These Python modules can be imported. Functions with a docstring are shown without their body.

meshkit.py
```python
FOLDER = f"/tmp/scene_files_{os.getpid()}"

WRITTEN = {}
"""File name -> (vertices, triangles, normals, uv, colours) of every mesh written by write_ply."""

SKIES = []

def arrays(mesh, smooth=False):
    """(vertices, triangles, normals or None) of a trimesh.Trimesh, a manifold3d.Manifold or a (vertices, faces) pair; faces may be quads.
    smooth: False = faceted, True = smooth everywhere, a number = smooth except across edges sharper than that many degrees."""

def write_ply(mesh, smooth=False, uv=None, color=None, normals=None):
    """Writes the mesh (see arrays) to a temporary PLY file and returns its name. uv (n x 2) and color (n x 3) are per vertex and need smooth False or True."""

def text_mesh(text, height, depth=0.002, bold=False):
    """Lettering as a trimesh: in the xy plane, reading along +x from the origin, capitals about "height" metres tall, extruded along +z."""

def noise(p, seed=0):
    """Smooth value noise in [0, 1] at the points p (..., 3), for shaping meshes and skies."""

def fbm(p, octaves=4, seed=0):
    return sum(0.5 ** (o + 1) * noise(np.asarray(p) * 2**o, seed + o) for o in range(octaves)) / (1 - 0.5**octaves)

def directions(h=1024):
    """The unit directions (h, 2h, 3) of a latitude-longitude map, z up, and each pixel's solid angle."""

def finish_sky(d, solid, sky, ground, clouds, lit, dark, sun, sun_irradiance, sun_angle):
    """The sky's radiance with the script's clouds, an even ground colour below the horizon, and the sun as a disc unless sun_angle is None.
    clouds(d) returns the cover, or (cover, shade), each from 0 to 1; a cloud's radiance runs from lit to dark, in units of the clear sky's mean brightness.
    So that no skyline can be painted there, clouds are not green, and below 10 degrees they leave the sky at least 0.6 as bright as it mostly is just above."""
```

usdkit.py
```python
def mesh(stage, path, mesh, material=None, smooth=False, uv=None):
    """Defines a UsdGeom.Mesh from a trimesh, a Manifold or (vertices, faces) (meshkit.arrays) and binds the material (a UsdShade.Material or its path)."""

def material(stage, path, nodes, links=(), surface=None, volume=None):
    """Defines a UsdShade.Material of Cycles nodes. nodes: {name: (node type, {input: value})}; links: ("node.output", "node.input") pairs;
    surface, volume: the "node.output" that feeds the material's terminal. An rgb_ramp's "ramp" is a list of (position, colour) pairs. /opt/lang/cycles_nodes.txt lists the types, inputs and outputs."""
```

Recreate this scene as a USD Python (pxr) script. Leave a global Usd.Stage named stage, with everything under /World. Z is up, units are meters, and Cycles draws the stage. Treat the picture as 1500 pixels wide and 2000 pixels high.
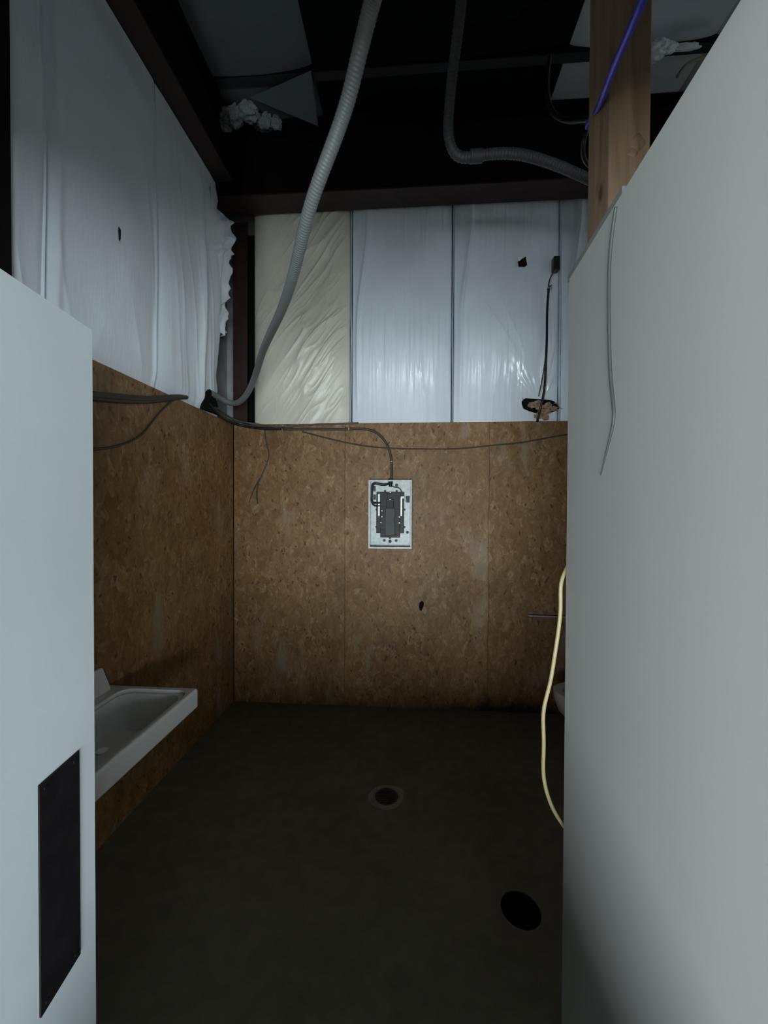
import math, random
import numpy as np, trimesh, manifold3d as m3
import usdkit, meshkit
from scipy.interpolate import CubicSpline
from scipy.spatial import ConvexHull
from pxr import Usd, UsdGeom, UsdLux, UsdShade, Gf, Sdf

rng = np.random.default_rng(7)
stage = Usd.Stage.CreateInMemory()
UsdGeom.SetStageUpAxis(stage, UsdGeom.Tokens.z)
UsdGeom.SetStageMetersPerUnit(stage, 1.0)
UsdGeom.Xform.Define(stage, '/World')
UsdGeom.Scope.Define(stage, '/World/Looks')

# ------------------------------------------------------------------ camera
F = 760.0                       # focal length in pixels of the 1500 x 2000 frame
H = 1.725                       # eye height
EYE = np.array([0.0, 0.0, H])
yv = np.array([53 / F, 10 / F, 1.0]); yv /= np.linalg.norm(yv)          # world +Y seen by the camera (right, up, forward)
zv = np.array([math.tan(math.radians(0.30)), 1.0, 0.0]); zv -= yv * (zv @ yv); zv /= np.linalg.norm(zv)
xv = np.cross(yv, zv)
if xv[0] < 0: xv = -xv
RIGHT, UP, FWD = (np.array([xv[k], yv[k], zv[k]]) for k in range(3))
cam = UsdGeom.Camera.Define(stage, '/World/camera')
cam.CreateHorizontalApertureAttr(36.0); cam.CreateVerticalApertureAttr(48.0)
cam.CreateFocalLengthAttr(F / 1500 * 36.0)
cam.CreateClippingRangeAttr((0.02, 200.0))
cam.CreateExposureAttr(0.45)
M = np.eye(4); M[0, :3], M[1, :3], M[2, :3], M[3, :3] = RIGHT, UP, -FWD, EYE
cam.AddTransformOp().Set(Gf.Matrix4d(M.tolist()))

# ------------------------------------------------------------------ light: daylight from the open end of the building behind the viewer
def rect_light(name, pos, target, w, h, power, color):
    l = UsdLux.RectLight.Define(stage, '/World/' + name)
    l.CreateWidthAttr(w); l.CreateHeightAttr(h); l.CreateIntensityAttr(power); l.CreateColorAttr(Gf.Vec3f(*color))
    p, t = np.array(pos, float), np.array(target, float)
    d = (t - p) / np.linalg.norm(t - p); r = np.cross(d, [0, 0, 1.0]); r /= np.linalg.norm(r); u = np.cross(r, d)
    m = np.eye(4); m[0, :3], m[1, :3], m[2, :3], m[3, :3] = r, u, -d, p
    l.AddTransformOp().Set(Gf.Matrix4d(m.tolist()))
rect_light('daylight_opening', (-0.3, -4.1, 0.85), (-0.3, 0, 0.85), 8.4, 1.6, 27.0, (0.85, 0.945, 1.0))

# ------------------------------------------------------------------ helpers
def ray(px, py):
    d = RIGHT * ((px - 750) / F) + UP * ((1000 - py) / F) + FWD
    return d                                                             # forward component 1: EYE + d*depth
def on_y(px, py, y): d = ray(px, py); return EYE + d * (y / d[1])
def on_x(px, py, x): d = ray(px, py); return EYE + d * (x / d[0])
def on_z(px, py, z): d = ray(px, py); return EYE + d * ((z - H) / d[2])
def deep(px, py, t): return EYE + ray(px, py) * t

used = {}
def numbered(path):
    n = used.get(path, 0); used[path] = n + 1
    return path if n == 0 else f'{path}_{n:03d}'
def tag(p, label=None, cat=None, group=None, kind=None):
    p = p.GetPrim() if hasattr(p, 'GetPrim') else p
    for k, v in (('label', label), ('category', cat), ('group', group), ('kind', kind)):
        if v: p.SetCustomDataByKey(k, v)
    return p
def path_of(parent): return '/World' if parent is None else str(parent.GetPath())
def obj(name, mesh, material, parent=None, smooth=30, **k):
    p = usdkit.mesh(stage, numbered(path_of(parent) + '/' + name), mesh, '/World/Looks/' + material, smooth=smooth)
    return tag(p, **k)
def thing(name, **k):
    return tag(UsdGeom.Xform.Define(stage, numbered('/World/' + name)), **k)

def box(x0, x1, y0, y1, z0, z1, bevel=0.0):
    x0, x1, y0, y1, z0, z1 = min(x0, x1), max(x0, x1), min(y0, y1), max(y0, y1), min(z0, z1), max(z0, z1)
    if bevel <= 0:
        m = trimesh.creation.box([x1 - x0, y1 - y0, z1 - z0]); m.apply_translation([(x0 + x1) / 2, (y0 + y1) / 2, (z0 + z1) / 2]); return m
    b = bevel; pts = []
    for X, sx in ((x0, 1), (x1, -1)):
        for Y, sy in ((y0, 1), (y1, -1)):
            for Z, sz in ((z0, 1), (z1, -1)):
                pts += [[X, Y + sy * b, Z + sz * b], [X + sx * b, Y, Z + sz * b], [X + sx * b, Y + sy * b, Z]]
    return hull(pts)
def hull(pts):
    return trimesh.convex.convex_hull(np.array(pts, float))
def cat(*ms): return trimesh.util.concatenate(list(ms))
def spline(pts, n):
    pts = np.array(pts, float)
    s = np.r_[0, np.cumsum(np.linalg.norm(np.diff(pts, axis=0), axis=1) ** 0.7 + 1e-6)]
    return CubicSpline(s, pts, bc_type='natural')(np.linspace(0, s[-1], n))
def tube(path, r, sides=10, caps=True):
    p = np.asarray(path, float); n = len(p); r = np.broadcast_to(r, (n,)).astype(float)
    t = np.gradient(p, axis=0); t /= np.linalg.norm(t, axis=1, keepdims=True)
    a = np.cross(t[0], [0, 0, 1.0] if abs(t[0, 2]) < 0.9 else [1.0, 0, 0]); a /= np.linalg.norm(a)
    rings = []
    ang = np.arange(sides) * 2 * np.pi / sides
    for i in range(n):
        a = a - t[i] * (a @ t[i]); a /= np.linalg.norm(a); b = np.cross(t[i], a)
        rings.append(p[i] + r[i] * (np.cos(ang)[:, None] * a + np.sin(ang)[:, None] * b))
    v = np.vstack(rings + [p[:1], p[-1:]])
    i, j = np.meshgrid(np.arange(n - 1), np.arange(sides), indexing='ij')
    A, B, C, D = i * sides + j, i * sides + (j + 1) % sides, (i + 1) * sides + (j + 1) % sides, (i + 1) * sides + j
    f = [np.stack([A, B, C], -1).reshape(-1, 3), np.stack([A, C, D], -1).reshape(-1, 3)]
    j = np.arange(sides); e = n * sides
    if caps: f += [np.stack([(j + 1) % sides, j, np.full(sides, e)], 1), np.stack([(n - 1) * sides + j, (n - 1) * sides + (j + 1) % sides, np.full(sides, e + 1)], 1)]
    return trimesh.Trimesh(v, np.vstack(f), process=False)
def ribbed(path_pts, r, pitch=0.011, depth=0.0022, sides=14):
    q = spline(path_pts, 400); L = np.r_[0, np.cumsum(np.linalg.norm(np.diff(q, axis=0), axis=1))]
    n = int(L[-1] / (pitch / 4)); s = np.linspace(0, L[-1], n)
    q = np.stack([np.interp(s, L, q[:, k]) for k in range(3)], 1)
    return tube(q, r + depth * np.cos(2 * np.pi * s / pitch), sides)
def cyl(c, axis, r, h, sides=24):
    axis = np.array(axis, float); axis /= np.linalg.norm(axis); c = np.array(c, float)
    return tube([c - axis * h / 2, c + axis * h / 2], r, sides)
def prism(poly, a, b, place):
    """poly (n x 2) extruded from a to b; place(u, v, w) -> world"""
    from shapely.geometry import Polygon
    m = trimesh.creation.extrude_polygon(Polygon(poly), b - a, engine='earcut')
    v = m.vertices; v = np.array([place(u, w, a + z) for u, w, z in v])
    m = trimesh.Trimesh(v, m.faces, process=False)
    if m.volume < 0: m.invert()
    return m
def boxman(*a): return m3.Manifold.cube([a[1] - a[0], a[3] - a[2], a[5] - a[4]]).translate([a[0], a[2], a[4]])

# ------------------------------------------------------------------ materials
def mat(name, nodes, links, surface='p.BSDF'):
    return usdkit.material(stage, '/World/Looks/' + name, nodes, links, surface=surface)
def plain(name, color, rough=0.5, metal=0.0, var=0.12, scale=6.0, bump=0.0, bscale=60.0, spec=0.5):
    c = np.array(color, float)
    nodes = {'g': ('geometry', {}), 'n': ('noise_texture', {'scale': scale, 'detail': 5.0, 'roughness': 0.6}),
             'r': ('rgb_ramp', {'ramp': [(0.3, tuple(c * (1 - var))), (0.7, tuple(np.minimum(c * (1 + var), 1)))]}),
             'p': ('principled_bsdf', {'roughness': rough, 'metallic': metal, 'specular_ior_level': spec})}
    links = [('g.position', 'n.vector'), ('n.fac', 'r.fac'), ('r.color', 'p.base_color')]
    if bump:
        nodes['bn'] = ('noise_texture', {'scale': bscale, 'detail': 3.0}); nodes['b'] = ('bump', {'strength': bump, 'distance': 0.002})
        links += [('g.position', 'bn.vector'), ('bn.fac', 'b.height'), ('b.normal', 'p.normal')]
    return mat(name, nodes, links)

def osb(name, seed=0.0, tint=(1, 1, 1)):
    t = np.array(tint)
    nodes = {
        'g': ('geometry', {}),
        'warp': ('noise_texture', {'scale': 9.0, 'detail': 2.0}),
        'wm': ('vector_math', {'math_type': 'multiply_add', 'vector2': (0.10, 0.10, 0.14)}),
        'map': ('mapping', {'scale': (30.0, 30.0, 13.0), 'location': (seed, seed * 1.7, seed * 0.6)}),
        'v': ('voronoi_texture', {'scale': 1.0, 'randomness': 1.0}),
        'sep': ('separate_color', {}),
        'map2': ('mapping', {'scale': (75.0, 75.0, 42.0), 'location': (seed + 3, seed, 1.0), 'rotation': (0.5, 0.5, 0.4)}),
        'v2': ('voronoi_texture', {'scale': 1.0}),
        'sep2': ('separate_color', {}),
        'mixv': ('mix_float', {'fac': 0.45}),
        'r': ('rgb_ramp', {'ramp': [(0.1, tuple(np.array([0.178, 0.096, 0.038]) * t)), (0.45, tuple(np.array([0.228, 0.128, 0.055]) * t)), (0.75, tuple(np.array([0.266, 0.160, 0.076]) * t)), (0.95, tuple(np.array([0.349, 0.240, 0.133]) * t))]}),
        'big': ('noise_texture', {'scale': 2.2, 'detail': 4.0, 'roughness': 0.6}),
        'bigr': ('rgb_ramp', {'ramp': [(0.3, (.78, .74, .70)), (0.7, (1.1, 1.1, 1.08))]}),
        'mul': ('mix_color', {'blend_type': 'multiply', 'fac': 1.0}),
        'map3': ('mapping', {'scale': (36.0, 36.0, 17.0), 'location': (seed * 2 + 9, seed, 4.0), 'rotation': (0.9, 0.6, 0.3)}),
        'v3': ('voronoi_texture', {'scale': 1.0}),
        'sep3': ('separate_color', {}),
        'lt': ('map_range', {'range_type': 'smoothstep', 'from_min': 0.17, 'from_max': 0.36, 'to_min': 1.0, 'to_max': 0.0, 'clamp': True}),
        'gate': ('math', {'math_type': 'greater_than', 'value2': 0.80}),
        'sp': ('math', {'math_type': 'multiply'}),
        'spk': ('mix_color', {'blend_type': 'mix', 'b': (0.055, 0.03, 0.013)}),
        'spf': ('math', {'math_type': 'multiply', 'value2': 0.85}),
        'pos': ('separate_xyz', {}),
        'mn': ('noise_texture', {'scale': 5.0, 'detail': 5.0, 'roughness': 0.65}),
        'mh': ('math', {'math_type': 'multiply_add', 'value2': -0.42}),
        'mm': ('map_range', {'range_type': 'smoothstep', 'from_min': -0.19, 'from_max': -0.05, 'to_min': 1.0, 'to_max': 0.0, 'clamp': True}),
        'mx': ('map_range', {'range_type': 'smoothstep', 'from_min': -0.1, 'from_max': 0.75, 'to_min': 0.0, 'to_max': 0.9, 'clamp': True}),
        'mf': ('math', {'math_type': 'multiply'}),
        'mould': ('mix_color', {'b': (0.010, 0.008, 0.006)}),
        'sm': ('mapping', {'scale': (5.0, 5.0, 1.5), 'location': (seed, 2.0, 0.7)}),
        'sn': ('noise_texture', {'scale': 1.0, 'detail': 5.0, 'roughness': 0.6}),
        'sr': ('map_range', {'range_type': 'smoothstep', 'from_min': 0.56, 'from_max': 0.72, 'to_min': 0.0, 'to_max': 0.45, 'clamp': True}),
        'scuff': ('mix_color', {'b': (0.36, 0.30, 0.225)}),
        'bmp': ('bump', {'strength': 0.5, 'distance': 0.002}),
        'p': ('principled_bsdf', {'roughness': 0.55, 'specular_ior_level': 0.35})}
    links = [('g.position', 'warp.vector'), ('warp.color', 'wm.vector1'), ('g.position', 'wm.vector3'), ('wm.vector', 'map.vector'), ('map.vector', 'v.vector'),
             ('v.color', 'sep.color'), ('wm.vector', 'map2.vector'), ('map2.vector', 'v2.vector'), ('v2.color', 'sep2.color'), ('sep.r', 'mixv.a'), ('sep2.r', 'mixv.b'), ('mixv.result', 'r.fac'),
             ('g.position', 'big.vector'), ('big.fac', 'bigr.fac'), ('r.color', 'mul.a'), ('bigr.color', 'mul.b'),
             ('wm.vector', 'map3.vector'), ('map3.vector', 'v3.vector'), ('v3.distance', 'lt.value'), ('v3.color', 'sep3.color'), ('sep3.r', 'gate.value1'), ('gate.value', 'sp.value1'), ('lt.result', 'sp.value2'),
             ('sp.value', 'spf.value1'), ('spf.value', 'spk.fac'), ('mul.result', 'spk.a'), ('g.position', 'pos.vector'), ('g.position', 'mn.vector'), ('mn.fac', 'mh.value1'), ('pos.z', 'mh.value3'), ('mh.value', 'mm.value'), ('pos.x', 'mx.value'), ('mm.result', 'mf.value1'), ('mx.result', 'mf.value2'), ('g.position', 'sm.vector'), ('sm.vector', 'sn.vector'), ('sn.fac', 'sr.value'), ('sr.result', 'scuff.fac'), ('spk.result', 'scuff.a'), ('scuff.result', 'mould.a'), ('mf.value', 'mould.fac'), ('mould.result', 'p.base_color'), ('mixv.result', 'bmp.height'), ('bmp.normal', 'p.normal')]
    return mat(name, nodes, links)
for i in range(3): osb(f'osb_board_{i}', 3.7 * i + 1.0, [(1, 1, 1), (1.06, 1.05, 1.03), (0.95, 0.93, 0.92)][i])

def facing(name, color, rough=0.38):
    c = np.array(color)
    return mat(name, {
        'g': ('geometry', {}), 'n': ('noise_texture', {'scale': 1.7, 'detail': 4.0}), 'r': ('rgb_ramp', {'ramp': [(0.3, tuple(c * .9)), (0.7, tuple(c * 1.05))]}),
        'm': ('mapping', {'scale': (70.0, 70.0, 9.0)}), 'bn': ('noise_texture', {'scale': 1.0, 'detail': 3.0}), 'b': ('bump', {'strength': 0.25, 'distance': 0.004}),
        'p': ('principled_bsdf', {'roughness': rough, 'specular_ior_level': 0.8 if 'roof' not in name else 0.2})},
        [('g.position', 'n.vector'), ('n.fac', 'r.fac'), ('r.color', 'p.base_color'), ('g.position', 'm.vector'), ('m.vector', 'bn.vector'), ('bn.fac', 'b.height'), ('b.normal', 'p.normal')])
facing('facing_blue', (0.80, 0.86, 0.92), 0.27)
facing('facing_cream', (0.70, 0.685, 0.57), 0.45)
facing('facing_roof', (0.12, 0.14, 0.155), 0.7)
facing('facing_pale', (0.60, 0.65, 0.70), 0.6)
plain('facing_shade', (0.005, 0.005, 0.005), 0.8, spec=0.1)  # roof bay in shadow, its darkness put into the colour
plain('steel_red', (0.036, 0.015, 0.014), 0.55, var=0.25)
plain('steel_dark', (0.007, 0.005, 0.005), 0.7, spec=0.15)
plain('door_paint', (0.46, 0.505, 0.525), 0.45, var=0.07, scale=1.6, bump=0.04, bscale=90)
plain('wall_paint', (0.31, 0.322, 0.305), 0.6, var=0.025, scale=1.5, bump=0.05, bscale=120)
plain('paint_edge', (0.13, 0.135, 0.13), 0.7)
plain('plate_dark', (0.008, 0.007, 0.008), 0.5, var=0.3, scale=20, spec=0.2)
plain('screw_steel', (0.35, 0.35, 0.35), 0.35, 0.9)
plain('ceramic', (0.60, 0.595, 0.58), 0.18, var=0.02)
plain('chrome', (0.7, 0.7, 0.7), 0.15, 1.0, var=0.02)
plain('galvanised', (0.40, 0.43, 0.42), 0.5, 0.3, var=0.18, scale=35)
plain('panel_black', (0.010, 0.011, 0.011), 0.5, spec=0.3)
plain('panel_grey', (0.04, 0.045, 0.04), 0.5, spec=0.3)
plain('neutral_white', (0.75, 0.75, 0.70), 0.4)
plain('bar_tin', (0.36, 0.34, 0.28), 0.4, 0.5)
plain('cable_black', (0.012, 0.012, 0.014), 0.45)
plain('cable_brown', (0.050, 0.042, 0.033), 0.55)
plain('cable_grey', (0.085, 0.08, 0.07), 0.55)
plain('conduit_grey', (0.15, 0.165, 0.165), 0.5, var=0.06)
plain('conduit_dull', (0.06, 0.066, 0.07), 0.55)
plain('tube_blue', (0.065, 0.045, 0.70), 0.35, var=0.1)
plain('cord_cream', (0.32, 0.265, 0.14), 0.5)
plain('shadow_line_grey', (0.045, 0.048, 0.045), 0.6)
plain('cord_olive', (0.20, 0.19, 0.07), 0.6)
plain('strap_metal', (0.75, 0.74, 0.7), 0.3, 0.7)
plain('iron_dark', (0.018, 0.017, 0.012), 0.6, var=0.3, scale=40)
plain('pipe_inside', (0.006, 0.006, 0.005), 0.8, spec=0.1)
plain('fibreglass', (0.34, 0.225, 0.145), 0.9, var=0.55, scale=45, bump=0.6, bscale=120)
plain('fibre_white', (0.30, 0.33, 0.35), 0.9, var=0.25, scale=30, bump=0.6, bscale=90)
plain('purlin_paint', (0.035, 0.038, 0.04), 0.7, spec=0.2)
plain('shell_sheet', (0.30, 0.31, 0.31), 0.7)
mat('concrete', {
    'g': ('geometry', {}), 'n': ('noise_texture', {'scale': 1.6, 'detail': 7.0, 'roughness': 0.62}), 'r': ('rgb_ramp', {'ramp': [(0.25, (.115, .106, .076)), (0.55, (.160, .148, .110)), (0.8, (.21, .198, .155))]}),
    'n2': ('noise_texture', {'scale': 14.0, 'detail': 4.0}), 'r2': ('rgb_ramp', {'ramp': [(0.35, (.88, .88, .88)), (0.7, (1.08, 1.08, 1.08))]}), 'mu': ('mix_color', {'blend_type': 'multiply', 'fac': 1.0}),
    'b': ('bump', {'strength': 0.2, 'distance': 0.004}), 'p': ('principled_bsdf', {'roughness': 0.75, 'specular_ior_level': 0.25})},
    [('g.position', 'n.vector'), ('n.fac', 'r.fac'), ('g.position', 'n2.vector'), ('n2.fac', 'r2.fac'), ('r.color', 'mu.a'), ('r2.color', 'mu.b'), ('mu.result', 'p.base_color'), ('n2.fac', 'b.height'), ('b.normal', 'p.normal')])
plain('patch_concrete', (.235, .222, .18), 0.8, var=0.2, scale=18, bump=0.3)
mat('timber', {
    'g': ('geometry', {}), 'm': ('mapping', {'scale': (26.0, 26.0, 1.6)}), 'n': ('noise_texture', {'scale': 1.0, 'detail': 5.0, 'distortion': 0.6}),
    'r': ('rgb_ramp', {'ramp': [(0.25, (.15, .09, .05)), (0.5, (.26, .17, .10)), (0.75, (.34, .24, .155))]}),
    'kn': ('mapping', {'scale': (9.0, 9.0, 4.5), 'location': (0.3, 0.1, 0.4)}), 'kv': ('voronoi_texture', {'scale': 1.0}), 'kr': ('map_range', {'range_type': 'smoothstep', 'from_min': 0.05, 'from_max': 0.24, 'to_min': 0.85, 'to_max': 0.0, 'clamp': True}),
    'kc': ('mix_color', {'b': (.05, .022, .01)}), 'b': ('bump', {'strength': 0.3, 'distance': 0.002}), 'p': ('principled_bsdf', {'roughness': 0.65})},
    [('g.position', 'm.vector'), ('m.vector', 'n.vector'), ('n.fac', 'r.fac'), ('g.position', 'kn.vector'), ('kn.vector', 'kv.vector'), ('kv.distance', 'kr.value'), ('kr.result', 'kc.fac'), ('r.color', 'kc.a'), ('kc.result', 'p.base_color'), ('n.fac', 'b.height'), ('b.normal', 'p.normal')])

# ------------------------------------------------------------------ the room
D = 3.32                        # back wall, face of the boards
XL = -1.56                      # left wall, face of the boards
XR = 1.85                       # hidden right wall of the washroom
TOP = 2.44                      # top of the boards
ROOF = 4.85
YB, YF, XE = 3.62, -4.25, 7.0   # shell of the building

drain_c = on_z(755, 1556, 0.0); pipe_c = on_z(1017, 1776, 0.0)
slab = boxman(-4.85, XE, YF, YB, -0.15, 0.0)
for c, r in ((drain_c, 0.068), (pipe_c, 0.083)):
    slab = slab - m3.Manifold.cylinder(0.2, r, r, 48).translate([c[0], c[1], -0.11])
floor = thing('floor', kind='structure', label='dark bare concrete floor with two round openings')
obj('slab', slab, 'concrete', floor)
def patch(c, r, seed):
    a = np.linspace(0, 2 * np.pi, 64, endpoint=False)
    rad = r * (1 + 0.22 * (meshkit.noise(np.stack([np.cos(a) * 2, np.sin(a) * 2, 0 * a], 1), seed) - 0.5))
    o = np.stack([c[0] + rad * np.cos(a), c[1] + rad * np.sin(a)], 1)
    i = np.stack([c[0] + 0.0695 * np.cos(a), c[1] + 0.0695 * np.sin(a)], 1)
    v = np.vstack([np.c_[o, np.zeros(64)], np.c_[i, np.full(64, 0.003)]])
    j = np.arange(64); k = (j + 1) % 64
    return trimesh.Trimesh(v, np.vstack([np.stack([j, k, 64 + k], 1), np.stack([j, 64 + k, 64 + j], 1)]), process=False)
obj('mortar_patch', patch(drain_c, 0.105, 3), 'patch_concrete', floor, label='paler mortar ring around the drain')

dr = thing('floor_drain', label='small round dark floor drain in the middle of the concrete floor', cat='floor drain')
c = drain_c
obj('drain_body', m3.Manifold.cylinder(0.08, 0.067, 0.067, 48).translate([c[0], c[1], -0.1]) - m3.Manifold.cylinder(0.08, 0.06, 0.06, 48).translate([c[0], c[1], -0.09]), 'iron_dark', dr)
gr = m3.Manifold.cylinder(0.006, 0.066, 0.066, 48)
for k in range(-3, 4): gr = gr - boxman(-0.05 if abs(k) < 3 else -0.03, 0.05 if abs(k) < 3 else 0.03, k * 0.0145 - 0.0035, k * 0.0145 + 0.0035, -1, 1)
obj('grate', gr.translate([c[0], c[1], -0.009]), 'iron_dark', dr)
pp = thing('floor_pipe', label='larger open black pipe stub set flush in the floor near the white partition', cat='drain pipe')
c = pipe_c
obj('pipe_wall', m3.Manifold.cylinder(0.104, 0.082, 0.082, 48).translate([c[0], c[1], -0.108]) - m3.Manifold.cylinder(0.2, 0.076, 0.076, 48).translate([c[0], c[1], -0.1]), 'pipe_inside', pp)
obj('pipe_plug', cyl((c[0], c[1], -0.06), (0, 0, 1), 0.0755, 0.01, 40), 'pipe_inside', pp)

GAP = 0.0025
wb = thing('wall_back', kind='structure', label='back wall of upright brown strand boards')
def board(name_par, x0, x1, y0, y1, mname, z0=0.0, z1=TOP):
    obj('strand_board', box(x0 + ((0.008 if x0 == XL else GAP) if x1 - x0 > 0.1 else 0), x1, y0 + (GAP if y1 - y0 > 0.1 else 0), y1, z0, z1), mname, name_par)
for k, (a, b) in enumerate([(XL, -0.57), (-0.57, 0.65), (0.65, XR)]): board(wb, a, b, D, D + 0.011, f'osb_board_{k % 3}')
obj('framing', box(XL - 0.1, XR, D + 0.012, D + 0.03, 0, TOP - 0.005), 'steel_dark', wb)
wl = thing('wall_left', kind='structure', label='left wall of upright brown strand boards behind the sink')
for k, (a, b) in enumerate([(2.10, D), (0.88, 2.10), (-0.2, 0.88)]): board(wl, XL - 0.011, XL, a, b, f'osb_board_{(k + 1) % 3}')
obj('framing', box(XL - 0.03, XL - 0.012, -0.2, D, 0, TOP - 0.005), 'steel_dark', wl)
wd = thing('wall_side', kind='structure', label='far board wall of the toilet corner')
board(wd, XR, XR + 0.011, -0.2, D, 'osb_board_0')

# shell of the hall around the washroom
sh = thing('wall_shell', kind='structure', label='sheet metal outer walls of the hall')
obj('sheet', box(XL - 0.25, XL - 0.2, -0.62, YB, 0, ROOF), 'shell_sheet', sh)
obj('sheet', box(-4.8, XL - 0.2, -0.66, -0.62, 0, ROOF), 'shell_sheet', sh)
obj('sheet', box(-4.85, -4.8, YF, -0.62, 0, ROOF), 'shell_sheet', sh)
obj('sheet', box(XL - 0.25, XE, YB, YB + 0.05, 0, ROOF), 'shell_sheet', sh)
obj('sheet', box(XE, XE + 0.05, YF, YB, 0, ROOF), 'shell_sheet', sh)
obj('sheet', box(-4.85, XE, YF - 0.05, YF, 0, ROOF), 'shell_sheet', sh)

ce = thing('ceiling', kind='structure', label='dark underside of the roof with faced insulation')
obj('roof_deck', box(-4.85, XE, YF, YB, ROOF + 0.06, ROOF + 0.1), 'shell_sheet', ce)
def roof_sheet(x0, x1, y0, y1, m, seed):
    nx, ny = 30, 60
    u, w = np.meshgrid(np.linspace(0, 1, nx), np.linspace(0, 1, ny), indexing='ij')
    P = np.stack([x0 + (x1 - x0) * u, y0 + (y1 - y0) * w, 0 * u], -1)
    z = ROOF + 0.03 - 0.05 * np.sin(np.pi * u) ** 0.6 + 0.03 * (meshkit.fbm(P * 2.0, 3, seed) - 0.5)
    return sheet(P[..., 0], P[..., 1], z, np.array([0, 0, 0.02]))
def sheet(X, Y, Z, back):
    """a closed sheet of small thickness: the grid and a copy shifted by back"""
    nx, ny = X.shape
    a = np.stack([X, Y, Z], -1).reshape(-1, 3); v = np.vstack([a, a + back])
    i, j = np.meshgrid(np.arange(nx - 1), np.arange(ny - 1), indexing='ij')
    A, B, C, E = i * ny + j, (i + 1) * ny + j, (i + 1) * ny + j + 1, i * ny + j + 1
    f = np.vstack([np.stack([A, B, C], -1).reshape(-1, 3), np.stack([A, C, E], -1).reshape(-1, 3)])
    n = len(a); edge = np.r_[np.arange(ny), np.arange(1, nx) * ny + ny - 1, (nx - 1) * ny + np.arange(ny - 2, -1, -1), np.arange(nx - 2, 0, -1) * ny]
    e2 = np.roll(edge, -1)
    s = np.vstack([np.stack([edge, e2, e2 + n], 1), np.stack([edge, e2 + n, edge + n], 1)])
    m = trimesh.Trimesh(v, np.vstack([f, f[:, ::-1] + n, s]), process=False)
    if m.volume < 0: m.invert()
    return m
for k, (a, b, m) in enumerate([(-1.75, -0.72, 'facing_roof'), (-0.72, 1.06, 'facing_shade'), (1.06, 2.0, 'facing_pale'), (2.0, 3.0, 'facing_pale'), (3.0, 5.0, 'facing_pale'), (5.0, XE, 'facing_pale')]):  # middle strip painted near black for the shaded bay
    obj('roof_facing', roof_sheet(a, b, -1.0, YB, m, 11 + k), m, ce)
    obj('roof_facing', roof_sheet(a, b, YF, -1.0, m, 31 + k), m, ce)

def ibeam(axis, a, b, c, z0, z1, fl=0.2, tf=0.012, tw=0.009, lip=0.0):
    """I-beam from a to b along axis ('x' or 'y'), centred on c, between z0 and z1"""
    out = []
    for (o0, o1, h0, h1) in ((c - fl / 2, c + fl / 2, z0, z0 + tf), (c - tw / 2, c + tw / 2, z0 + tf, z1 - tf), (c - fl / 2, c + fl / 2, z1 - tf, z1)):
        out.append(box(a, b, o0, o1, h0, h1) if axis == 'x' else box(o0, o1, a, b, h0, h1))
    return out
def beam(name, label, *a, **k):
    t = thing(name, label=label, cat='steel beam')
    for nm, ms in zip(('bottom_flange', 'web', 'top_flange'), ibeam(*a, **k)): obj(nm, ms, 'steel_red' if nm == 'bottom_flange' else 'steel_dark', t)  # same red steel; shade on web and top flange painted as a darker copy
    return t
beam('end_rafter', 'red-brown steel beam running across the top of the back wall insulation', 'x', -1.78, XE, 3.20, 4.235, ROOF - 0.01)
beam('eave_beam', 'red-brown steel beam running along the top of the left wall insulation', 'y', -4.2, 3.08, -1.535, 4.34, ROOF - 0.01, fl=0.17)
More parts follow.
